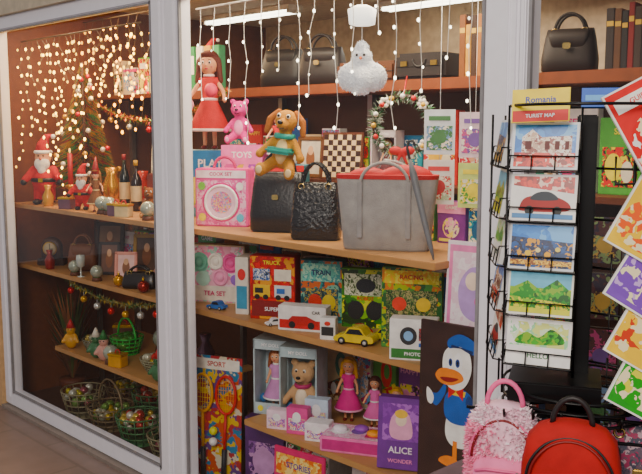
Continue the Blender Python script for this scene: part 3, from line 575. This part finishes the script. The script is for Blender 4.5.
b=B(); b.loft([(0,.08,.08),(.01,.08,.08),(.012,.02,.02),(.1,.025,.025),(.11,.06,.06),(.125,.06,.06)],M('#b8882a',.3,.8),18); b.loft([(.125,.03,.03),(.3,.026,.026)],'#a01818',14); b.ell((0,0,.315),(.006,.006,.014),M('#ffc070',.5,emit=3),n=8); b.put('candlestick',-4.4,.2,SA)
fill(-4.85,-4.25,.79,1.85,(.14,.24),name='gift_box',k0=4)
for i,c in enumerate(['#2a5a34','#d8d0b8','#b88a2a','#e8e0cc','#3a6a48']):
    b=B(); bottle(b,.24,.027,M(c,.25),'#c8a040'); b.put('bottle',-4.19+(i%3)*.06,.74+.08*(i//3),1.85)
b=B(); 
for i in range(5): b.box((i*.062,0,.12),(.055,.05,.24),['#e8d890','#3f8a58','#f0ece0','#c8a040','#4a9a68'][i],bev=.004); b.box((i*.062,-.026,.14),(.04,.001,.1),'#ffffff')
b.put('perfume_boxes',-3.97,.7,TP,8)
b=B(); b.box((0,0,.02),(.16,.07,.04),'#2c160c',bev=.005); b.loft([(.04,.12,.06,4),(.12,.12,.06,4),(.15,.09,.055,3),(.165,.03,.03,2)],'#3c1e10',20); b.tube([(0,-.03,.1),(0,-.036,.1)],.042,M('#d8b860',.3,.8),24); b.tube([(0,-.036,.1),(0,-.038,.1)],.036,'#b8a888',24); b.box((0,-.039,.115),(.003,.002,.03),'#111111'); b.box((.01,-.039,.1),(.022,.002,.003),'#111111')
b.put('mantel_clock',-4.66,.2,SB,44)
b=B(); handbag(b,.17,.16,.1,M('#6a3c20',.5,bump=.4)); b.put('brown_handbag',-4.36,.24,SB,42)
frame('picture_frame',-4.12,.26,SB,.12,.18,42,'#1c1210','#6a4a3c'); frame('picture_frame',-3.88,.22,SB,.12,.155,42,'#e0a090','#f0c8c0')
frame('picture_frame',-4.0,.42,SB,.16,.22,35,'#b08a3c','#5a4030'); frame('picture_frame',-4.45,.45,SB,.18,.25,35,'#3c2214','#8a6a50')
b=B(); handbag(b,.18,.09,.07,M('#15100e',.3),flap=False); b.put('black_purse',-3.66,.17,SB,38)
b=B(); handbag(b,.13,.08,.06,M('#2a1a14',.4),flap=False); b.put('black_purse',-3.48,.22,SB,38)
b=B(); b.loft([(0,.07,.07),(.06,.11,.11),(.16,.09,.09),(.2,.05,.05)],M('#7a3a1c',.3),18); b.put('clay_vase',-3.5,.4,SB)
gg=M('#cfd8d0',.08,.3)
def knick(x,y,z,s=1):
    k=rnd.randrange(6); b=B(); c=rnd.choice(['#b8862c','#8a2a20','#c8b890','#3a6a44','#c8988a','#6a4a5a','#a86a2a','#5a3a2a','#c83a3a','#c8962e'])
    if k==0: b.loft([(0,.045*s,.045*s),(.01*s,.05*s,.05*s),(.05*s,.06*s,.06*s),(.085*s,.025*s,.025*s),(.11*s,.04*s,.04*s)],M(c,.2,.3),18); n_='small_vase'
    elif k==1:
        b.loft([(0,.055*s,.055*s),(.02*s,.045*s,.045*s)],'#5a3420',18); b.ell((0,0,.05*s),.034*s,M('#a8b0a0',.08,.3),n=16); b.tube([(0,0,.02*s),(0,0,.06*s)],[.02*s,.002*s],'#2f7a3a',8); n_='snow_globe'
    elif k==2:
        b.blob([('e',(0,0,.035*s),(.03*s,.025*s,.035*s)),('e',(0,0,.09*s),(.022*s,.022*s,.024*s)),('c',(-.02*s,0,.06*s),(-.035*s,-.015*s,.035*s),.01*s,.008*s),('c',(.02*s,0,.06*s),(.035*s,-.015*s,.035*s),.01*s,.008*s)],.004*s,M(c,.4)); 
        b.tube([(0,0,.1*s),(0,0,.14*s)],[.022*s,.003*s],rnd.choice(['#a81a1a','#d8d0c0','#2a6a34']),10)
        for sx in (-1,1): b.ell((sx*.008*s,-.021*s,.094*s),.003*s,eyeK,n=6)
        n_='ceramic_figurine'
    elif k==3: b.loft([(0,.04*s,.04*s),(.004*s,.04*s,.04*s),(.006*s,.008*s,.008*s),(.05*s,.008*s,.008*s),(.06*s,.04*s,.04*s),(.1*s,.05*s,.05*s),(.12*s,.042*s,.042*s)],gg,18); n_='wine_glass'
    elif k==4: b.ell((0,0,.03*s),.03*s,M(c,.15,.6),n=16); b.tube([(0,0,.058*s),(0,0,.068*s)],.007*s,M('#d8b050',.3,1),8); b.ring((0,0,.073*s),.005*s,.0012*s,M('#d8b050',.3,1),'y',10); n_='christmas_bauble'
    else: b.box((0,0,.025*s),(.07*s,.05*s,.05*s),c,bev=.003); b.box((0,0,.054*s),(.074*s,.054*s,.01*s),M('#d8b050',.3,.7),bev=.002); b.ring((0,0,.062*s),.012*s,.003*s,'#a81a1a','y',10); n_='trinket_box'
    b.put(n_,x,y,z,rnd.uniform(20,50))
for X in (-4.53,-4.31,-3.93,-3.86,-3.79,-3.72,-3.5): knick(X,.125,SA,1.1)
for X in (-3.78,-3.68,-3.6,-3.5): knick(X,.32,SA,1.5)
for X in (-4.53,-4.24,-4.17,-4.0,-3.78,-3.55,-3.36): knick(X,.12,SB,1)
for X in (-4.25,-3.75,-3.62,-3.38): knick(X,.38,SB,1.4)
for X in (-4.33,-4.05,-3.97,-3.9,-3.83,-3.45): knick(X,.13,SC,1.2)
for X in (-4.3,-3.9,-3.82,-3.72,-3.5): knick(X,.45,SC,1.6)
def basket(name,x,y,z,w,h,c,fillc,handle=True):
    b=B(); m=M(c,.4,.2)
    for k in range(5):
        q=.7+.3*k/4; b.ring((0,0,0),w/2*q,.004,m,T=Tr(0,0,.005+h*k/4))
    for i in range(16):
        a=i*math.pi/8; b.tube([(w*.35*math.cos(a),w*.35*math.sin(a),.003),(w/2*math.cos(a),w/2*math.sin(a),h)],.003,m,6)
    b.loft([(0,w*.7,w*.7),(.006,w*.7,w*.7)],m,20)
    if handle: b.tube([(w/2*math.cos(a),0,h+w*.6*math.sin(a)) for a in [math.pi*i/16 for i in range(17)]],.006,m,8)
    for i in range(26):
        a=rnd.uniform(0,6.28); r=rnd.uniform(0,w*.38); b.ell((r*math.cos(a),r*math.sin(a),h*.8+rnd.uniform(-.02,.03)),rnd.uniform(.016,.028),M(fillc[i%len(fillc)],.2,.4),n=12)
    return b.put(name,x,y,z)
basket('green_basket',-4.02,.3,SC,.18,.09,'#3fae4c',['#3a7a30','#5a8a40'])
basket('ornament_basket',-3.62,.25,SC,.2,.06,'#8a8a70',['#8a9a60','#c8c8b0','#b0a040','#c03a30'],False)
basket('ornament_basket',-4.2,.22,SC,.16,.06,'#6a6a58',['#9a8a50','#a8a890'],False)
bi=0
for X in (-3.48,-3.78,-4.08,-4.38):
    for Y in (.22,.5):
        basket('ornament_bowl',X,Y,0,.25,.09+.07*rnd.random(),['#8a8468','#7a6a50','#4a7a50'][bi%3],[['#7a9a58','#c8c8b8','#a8a040','#8a4a50'],['#6a8a48','#b8b8a0','#c0a848'],['#a84038','#c8b060','#d8d0c0']][bi%3],bi%3==1); bi+=1
def plant(name,x,y,z,h,cs,n=90):
    b=B(); b.loft([(0,.1,.1),(.01,.12,.12),(.12,.16,.16),(.13,.16,.16)],'#5a2c1a',20)
    for i in range(n):
        a=rnd.uniform(0,6.28); R=rnd.uniform(.04,.2); H=h*rnd.uniform(.45,1); 
        pts=[(0,0,.12),(R*.4*math.cos(a),R*.4*math.sin(a),H*.7),(R*math.cos(a),R*math.sin(a),H)]
        L=[Vector(p) for p in pts]; sd=Vector((-math.sin(a),math.cos(a),0))*.012
        b.add([L[0],L[1]+sd,L[2],L[1]-sd],[(0,1,2,3)],cs[i%len(cs)])
    return b.put(name,x,y,z)
plant('potted_plant',-4.7,.32,0,.72,['#2e4a26','#4a5a30','#5a3a24','#8a5a3a'],170)
fill(-4.6,-3.5,.57,SB,(.18,.27),name='gift_box',k0=4)
def garland(name,p0,p1,sag,cs,R=.035,n=900):
    b=B(); cm=[M(c,.3,.5) for c in cs]; P0,P1=Vector(p0),Vector(p1)
    f=lambda t:P0.lerp(P1,t)-Vector((0,0,sag*4*t*(1-t)))
    b.tube([f(i/20) for i in range(21)],.003,cs[0],6)
    for i in range(n):
        p=f(rnd.random()); d=Vector((rnd.gauss(0,1),rnd.gauss(0,1),rnd.gauss(0,1))).normalized(); sd=d.orthogonal().normalized()*.003
        b.add([p+sd,p-sd,p+d*R*rnd.uniform(.6,1.1)],[(0,1,2)],cm[i%len(cm)])
    for i in range(7):
        p=f((i+.5)/7)-Vector((0,0,.05)); b.ell(p,.02,M(['#c8201c','#d8a83a','#d8d8d0'][i%3],.12,.6),n=12); b.tube([p,p+Vector((0,0,.05))],.001,'#dddddd',4)
    b.put(name)
garland('tinsel_garland',(-4.95,.6,1.86),(-3.5,.62,1.84),.16,['#c8962e','#a8261c','#3a7a34'])
garland('tinsel_garland',(-4.85,.64,SA-.03),(-3.4,.64,SA-.03),.08,['#8a7a3e','#3a6a34'],.03,600)
garland('tinsel_garland',(-4.4,.14,SB-.03),(-3.4,.14,SB-.03),.07,['#8a8a5e','#3a6a34','#a88a3e'],.03,600)
# ---------------------------------------------------------------- fairy lights
def strands(name,xs,y,ztop,lens,c,strength,gap,r,wire,jit=.02):
    b=B(); b.tube([(xs[0]-.03,y,ztop),(xs[-1]+.03,y,ztop)],.004,wire,6); bm_=M(c,.4,emit=strength); bd=M(c,.4,emit=strength*.35)
    for X,L in zip(xs,lens):
        pts=[];n=max(2,int(L/gap)); xx=X;yy=y
        for k in range(n+1):
            pts.append((xx,yy,ztop-k*L/n)); xx+=rnd.uniform(-jit,jit)*.6; yy=y+rnd.uniform(-jit,jit)*.5
        b.tube(pts,.0014,wire,4)
        for q in pts[1:]:
            r_=r*rnd.uniform(.7,1.15); b.ell((q[0]+rnd.uniform(-.01,.01),q[1]-.004,q[2]),(r_,r_,r_*1.4),rnd.choice([bm_,bm_,bd]),n=8)
    return b.put(name)
xs=[-3.0+i*.1 for i in range(16)]
strands('icicle_lights',xs,.09,2.15,[rnd.choice([.18,.28,.38,.5,.56]) for _ in xs],'#fff0d8',10,.075,.0045,'#e8e4dc')
xs=[-4.75+i*.055 for i in range(23)]
strands('fairy_lights',xs,.12,2.14,[(.85 if i<7 else .65 if i<12 else .35)*rnd.uniform(.5,1) for i in range(23)],'#ffc468',16,.045,.0062,'#5a4a30',.05)
xs=[-4.9+i*.1 for i in range(9)]
strands('warm_fairy_lights',xs,.6,2.3,[rnd.uniform(.4,.75) for _ in xs],'#ffa848',12,.06,.008,'#5a4a30',.04)
for c in ((-3.1,1.85),(-4.4,1.5)):
    b=B(); b.box((0,0,-.015),(.9,.12,.03),'#e8e6e0',bev=.004)
    for s in (-1,1): b.tube([(-.42,s*.03,-.04),(.42,s*.03,-.04)],.012,M('#fff4e0',.4,emit=8),10)
    for s in (-1,1): b.box((s*.43,0,-.035),(.02,.1,.03),'#d8d6d0')
    b.put('ceiling_lamp',c[0],c[1],2.4)
# ---------------------------------------------------------------- OUTSIDE postcard rack on table
RX,RY=-.97,-.33; bkm=M('#0c0c0e',.35,.3,name='black_metal'); TZ=.772
b=B()
b.box((0,0,(TZ+1.68)/2),(.045,.045,1.68-TZ-.002),bkm,bev=.003)
b.loft([(TZ,.22,.22),(TZ+.015,.22,.22),(TZ+.025,.08,.08),(TZ+.05,.06,.06)],bkm,30)
zc=[1.61,1.495,1.385,1.28,1.165]
def pocket(b,T,w,h):
    r=.0017
    b.tube([(-w/2,-.012,h*.45),(-w/2,-.012,0),(w/2,-.012,0),(w/2,-.012,h*.45)],r,bkm,6,T=T)
    b.tube([(-w/2,-.012,h*.32),(w/2,-.012,h*.32)],r,bkm,6,T=T)
    b.tube([(-w/2,-.012,.0),(-w/2,.012,0),(w/2,.012,0),(w/2,-.012,0)],r,bkm,6,T=T)
    b.tube([(-w/2,-.012,h*.45),(-w/2,.012,h*.5),(-w/2,.012,0)],r,bkm,6,T=T); b.tube([(w/2,-.012,h*.45),(w/2,.012,h*.5),(w/2,.012,0)],r,bkm,6,T=T)
    for k in (-.17,.17): b.tube([(k*w,-.012,0),(k*w,-.012,h*.32)],r,bkm,6,T=T)
cardsT=[]
for z in zc:
    TA=Tr(-.09,-.075,z-.055)@Rt('Z',-8)@Rt('X',-12); pocket(b,TA,.15,.1); cardsT.append(TA)
    TB=Tr(-.195,.02,z-.05)@Rt('Z',-78)@Rt('X',-10); pocket(b,TB,.15,.1)
    b.tube([(0,0,z-.05),(-.09,-.062,z-.055)],.003,bkm,6); b.tube([(0,0,z-.05),(-.19,.02,z-.05)],.003,bkm,6); b.tube([(0,0,z-.05),(.13,-.05,z-.05)],.003,bkm,6)
for sx in (-.168,-.012): b.tube([(sx,-.062,1.04),(sx,-.062,1.7)],.0028,bkm,6)
b.tube([(-.205,-.05,1.02),(-.205,-.05,1.68)],.0028,bkm,6); b.tube([(-.19,.1,1.02),(-.19,.1,1.68)],.0028,bkm,6)
for z in (1.7,1.06,1.035,1.01): b.ring((0,0,z),.17,.0035,bkm)
b.box((-.05,-.05,1.085),(.2,.16,.008),bkm); b.box((-.05,-.13,1.065),(.2,.006,.04),bkm); b.box((-.05,-.13,1.02),(.2,.006,.02),bkm)
for k in range(6):
    b.tube([(-.15+k*.06,-.13,1.02),(-.15+k*.06,-.2,1.03),(-.15+k*.06,-.215,1.05)],.003,bkm,6)
for z in (1.02,.97): b.tube([(-.24,-.13,z),(.24,-.13,z)],.004,bkm,6)
for X in (-.1,.1): b.tube([(0,0,1.02),(X*2,-.13,1.02)],.004,bkm,6)
bz=[1.56,1.35,1.235,1.12,1.03]
for z in bz: b.tube([(.06,-.1,z+.03),(.06,-.1,z-.03),(.21,-.1,z-.02),(.21,-.1,z+.06)],.0025,bkm,6)
b.tube([(.1,-.085,.98),(.1,-.085,1.7)],.004,bkm,6)
rack=b.put('postcard_rack',RX,RY,0,29)
b=B(); cw,ch=.145,.105
sky=P(['#3a80d0','#4a90dc','#2a70c0','#7ab4e8'],30); bld=P(['#e8d8c0','#c8a890','#8a3a30','#f0e8e0'],70); redp=P(['#c01a20','#8a1014','#e04a30','#f0d0c0'],50); ngt=P(['#0e2452','#081838','#143868','#205090','#d8a030'],60); grn=P(['#2a8428','#185a20','#50a838','#88b030'],50); wht=P(['#f4f2ee','#d8ecc8','#a0d8a8','#d8e090'],45); fld=P(['#e0d830','#8ab830','#2a8028','#d0c030'],60)
arts=[[('r',0,0,1,1,'#e8ecf0'),('r',.04,.35,.96,.95,sky),('p',[(.15,.35),(.15,.68),(.3,.85),(.45,.68),(.9,.72),(.9,.35)],bld),('r',.2,.42,.3,.6,'#5a2020'),('r',.5,.42,.57,.6,'#5a2020'),('r',.65,.42,.72,.6,'#5a2020'),('r',.8,.42,.86,.6,'#5a2020'),('r',.04,.05,.96,.35,redp)],
[('r',0,0,1,1,'#f0eeea'),('p',[(.04,.95),(.96,.95),(.96,.6),(.04,.75)],redp),('s',[(.15,.3),(.25,.5),(.6,.55),(.88,.4),(.85,.22),(.2,.2)],'#9a1a18'),('s',[(.32,.45),(.4,.6),(.6,.62),(.72,.46)],'#28303a'),('c',.3,.22,.07,.1,'#151515'),('c',.72,.22,.07,.1,'#151515'),('r',.04,.05,.96,.15,'#5a88b8')],
[('r',0,0,1,1,'#e0e4ea'),('r',.03,.05,.97,.95,ngt),('p',[(.03,.95),(.97,.95),(.97,.6),(.03,.7)],sky),('c',.3,.35,.05,.06,'#f0c850'),('c',.45,.42,.04,.05,'#f4e0a0'),('c',.6,.33,.05,.06,'#e8b040'),('c',.75,.45,.04,.05,'#f0d880'),('r',.03,.1,.97,.2,P(['#d8a030','#8a5018','#f0d070'],90))],
[('r',0,0,1,1,'#f0f0e4'),('r',.03,.05,.97,.95,fld),('r',.03,.6,.97,.95,'#78bcd8'),('p',[(.03,.4),(.03,.55),(.3,.75),(.5,.55),(.75,.8),(.97,.55),(.97,.3)],grn),('r',.03,.05,.97,.16,'#d8d83a')],
[('r',0,0,1,1,'#f4f2ee'),('r',.05,.4,.95,.92,wht),('s',[(.15,.45),(.3,.7),(.5,.6),(.7,.8),(.88,.5)],grn),('t','HELLO',.5,.2,.18,'#2a6a3a')]]
for k,T in enumerate(cardsT):
    T2=T@Tr(0,0,.004)
    b.box((0,0,ch/2),(cw,.006,ch),'#eeeeec',T=T2); b.art(cw,ch,-.0032,arts[k],T=T2,step=.00025)
    TB=Tr(-.195,.02,zc[k]-.046)@Rt('Z',-78)@Rt('X',-10); b.box((0,0,ch/2),(cw,.01,ch),'#dcdcda',T=TB)
    b.art(cw,ch,-.0052,arts[(k+2)%5],T=TB,step=.00025)
TT=Tr(-.1,-.085,1.665)@Rt('Z',-8)@Rt('X',-14)@Rt('Y',-2)
b.box((0,0,.035),(.125,.004,.075),'#f0d820',T=TT); b.art(.125,.075,-.0022,[('r',.02,.02,.98,.35,'#c81818'),('r',.02,.35,.98,.98,'#f4d818'),('t','Romania',.5,.66,.3,'#1a3a9a'),('t','TURIST MAP',.5,.18,.18,'#ffffff')],T=TT,z0=-.0025)
TT=Tr(.035,-.06,1.695)@Rt('X',-14); b.box((0,0,.02),(.1,.012,.042),'#1a5ab8',T=TT); b.art(.1,.042,-.0062,[('r',.08,.3,.7,.6,'#6aa8e0')],T=TT,z0=0)
b.put('postcards',RX,RY,0,29)
b=B()
bk_=[(['#d0181e','#f2f0ec'],1.64,-28),(['#f0c818','#e86a3a'],1.45,30),(['#7a50b0','#c8a8e0'],1.335,32),(['#f0c828','#c84a30'],1.22,30),(['#2a9a2c','#e0dc60'],1.12,28)]
for k,(cs,z,an) in enumerate(bk_):
    T=Tr(.14+.004*k,-.125-.01*k,z-.08)@Rt('Z',14)@Rt('X',-10)@Tr(0,0,.09)@Rt('Y',an)@Tr(0,0,-.09); w,h=.14,.2
    b.box((0,0,h/2),(w,.007,h),'#f0eee8',T=T)
    pr=P([cs[0],cs[0],cs[1],'#f4e8c0'],40)
    a=[('r',.03,.02,.97,.98,cs[0]),('s',[(.1,.12),(.12,.5),(.5,.65),(.9,.55),(.88,.12)],pr),('r',.1,.75,.9,.9,'#f4f0e8'),('t','GUIDE',.5,.825,.09,cs[0])]
    b.art(w,h,-.004,a,T=T,step=.0003)
b.put('travel_booklets',RX,RY,0,29)
def backpack(b,w,h,d,m,m2,dk='#1a1416'):
    m=MM(m);m2=MM(m2)
    b.loft([(0,w*.8,d*.7,4),(.008,w*.95,d*.95,4),(h*.3,w,d,4),(h*.65,w*.98,d*.98,4),(h*.85,w*.88,d*.9,3.4),(h*.94,w*.68,d*.75,3),(h*.985,w*.4,d*.5,2.4),(h,w*.15,d*.25,2)],m,40)
    b.loft([(.02*1,w*.7,d*.4,4),(.03,w*.78,d*.5,4),(h*.3,w*.8,d*.6,4),(h*.5,w*.76,d*.55,4),(h*.57,w*.6,d*.4,3)],m2,32,T=Tr(0,-d*.4,0))
    for sc_,yy in ((1,-.0),(.93,-.004)):
        za=[(w*.43*sc_*math.cos(a),-d*.5+.002+yy+.012*max(0,math.sin(a)-.6)*2,h*.56+h*.34*sc_*math.sin(a)) for a in [math.pi*i/20 for i in range(21)]]
        b.tube(za,.003,dk if sc_==1 else M('#7a1018'),6)
    b.tube([(-w*.34,-d*.68,h*.46),(-w*.2,-d*.72,h*.485),(w*.2,-d*.72,h*.485),(w*.34,-d*.68,h*.46)],.0032,dk,6); b.box((w*.22,-d*.74,h*.45),(.006,.004,.022),M('#c8c8c8',.3,1))
    b.tube([(.04*math.cos(a),-.01,h*.96+.06*math.sin(a)) for a in [math.pi*i/12 for i in range(13)]],.006,dk,8)
    for sx in (-1,1): b.tube([(sx*w*.25,d*.42,h*.92),(sx*w*.42,d*.75,h*.7),(sx*w*.45,d*.75,h*.3),(sx*w*.42,d*.4,h*.06)],[.008,.012,.012,.007],dk,8)
b=B(); backpack(b,.205,.275,.1,M('#a81222',.85,bump=.12,bscale=40),M('#c01828',.85,bump=.12,bscale=40)); 
b.art(.13,.06,-.0725,[('r',.1,.2,.9,.8,'#8a1020'),('t','KIDS',.5,.5,.4,'#f0c8c8')],z0=.06)
b.put('red_backpack',-.865,-.535,TZ,27)
b=B(); backpack(b,.165,.27,.09,M('#eac4d2',.95),M('#f08ab0',.9),'#e8709c')
w,h,d=.165,.27,.09; pts=[]
for i in range(5200):
    a=rnd.uniform(0,6.283); z=rnd.uniform(.02,h*.97); q=1 if z<h*.7 else math.sqrt(max(.02,1-((z-h*.7)/(h*.32))**2))
    ca,sa=math.cos(a),math.sin(a); x_=w/2*.97*q*math.copysign(abs(ca)**.6,ca); y_=d/2*.97*q*math.copysign(abs(sa)**.6,sa)
    pts.append(((x_,y_-.004*(y_<0),z),(ca,sa,.3 if z<h*.7 else 1)))
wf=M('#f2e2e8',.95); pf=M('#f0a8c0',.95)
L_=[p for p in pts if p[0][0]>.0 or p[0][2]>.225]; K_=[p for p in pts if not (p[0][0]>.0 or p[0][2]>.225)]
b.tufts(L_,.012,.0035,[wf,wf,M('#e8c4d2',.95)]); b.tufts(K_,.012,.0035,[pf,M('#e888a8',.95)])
b.put('fluffy_backpack',-1.04,-.52,TZ,27)
b=B(); handbag(b,.16,.25,.07,P(['#5a4a58','#8a3050','#3a3a4a','#a89098'],60,.7),'#3a2a20'); b.put('plaid_bag',-.80,-.36,TZ,27)
b=B(); b.box((0,0,TZ-.012),(.8,.62,.022),M('#54404a',.6),bev=.004)
for sx in (-1,1):
    for sy in (-1,1): b.box((sx*.36,sy*.27,(TZ-.023)/2),(.04,.04,TZ-.023),M('#3a2a3a',.7),bev=.004)
b.put('display_table',-.91,-.46,0,0)
# ---------------------------------------------------------------- lights
def area(n,loc,size,e,c,rot=(0,0,0),sy=None):
    l=bpy.data.lights.new(n,'AREA'); l.energy=e; l.color=c; l.size=size
    if sy: l.shape='RECTANGLE'; l.size_y=sy
    o=bpy.data.objects.new(n,l); o.location=loc; o.rotation_euler=[math.radians(a) for a in rot]; col.objects.link(o)
area('interior_light_1',(-2.4,.3,2.33),1.4,30,(1,.82,.58),sy=.3)
area('interior_light_2',(-4.1,.35,2.33),1.0,26,(1,.68,.38),sy=.4)
area('interior_light_3',(-2.4,1.6,2.3),1.6,18,(1,.9,.74),sy=.6)
area('exterior_fill',(.3,-3.6,3.3),1.6,140,(1,.9,.78),(52,0,5))  # added off-view fill lamp, brightens the white frames and shelf fronts from outside
w=bpy.data.worlds.new('World'); sc.world=w; w.use_nodes=True; bg=w.node_tree.nodes['Background']; bg.inputs[0].default_value=(.78,.74,.76,1); bg.inputs[1].default_value=.55
cd=bpy.data.cameras.new('Camera'); cd.sensor_width=36; cd.lens=850/642*36; cam=bpy.data.objects.new('Camera',cd); col.objects.link(cam)
cam.location=(0,-2.1,1.65); cam.rotation_euler=(math.radians(90-7.31),0,math.radians(46)); sc.camera=cam
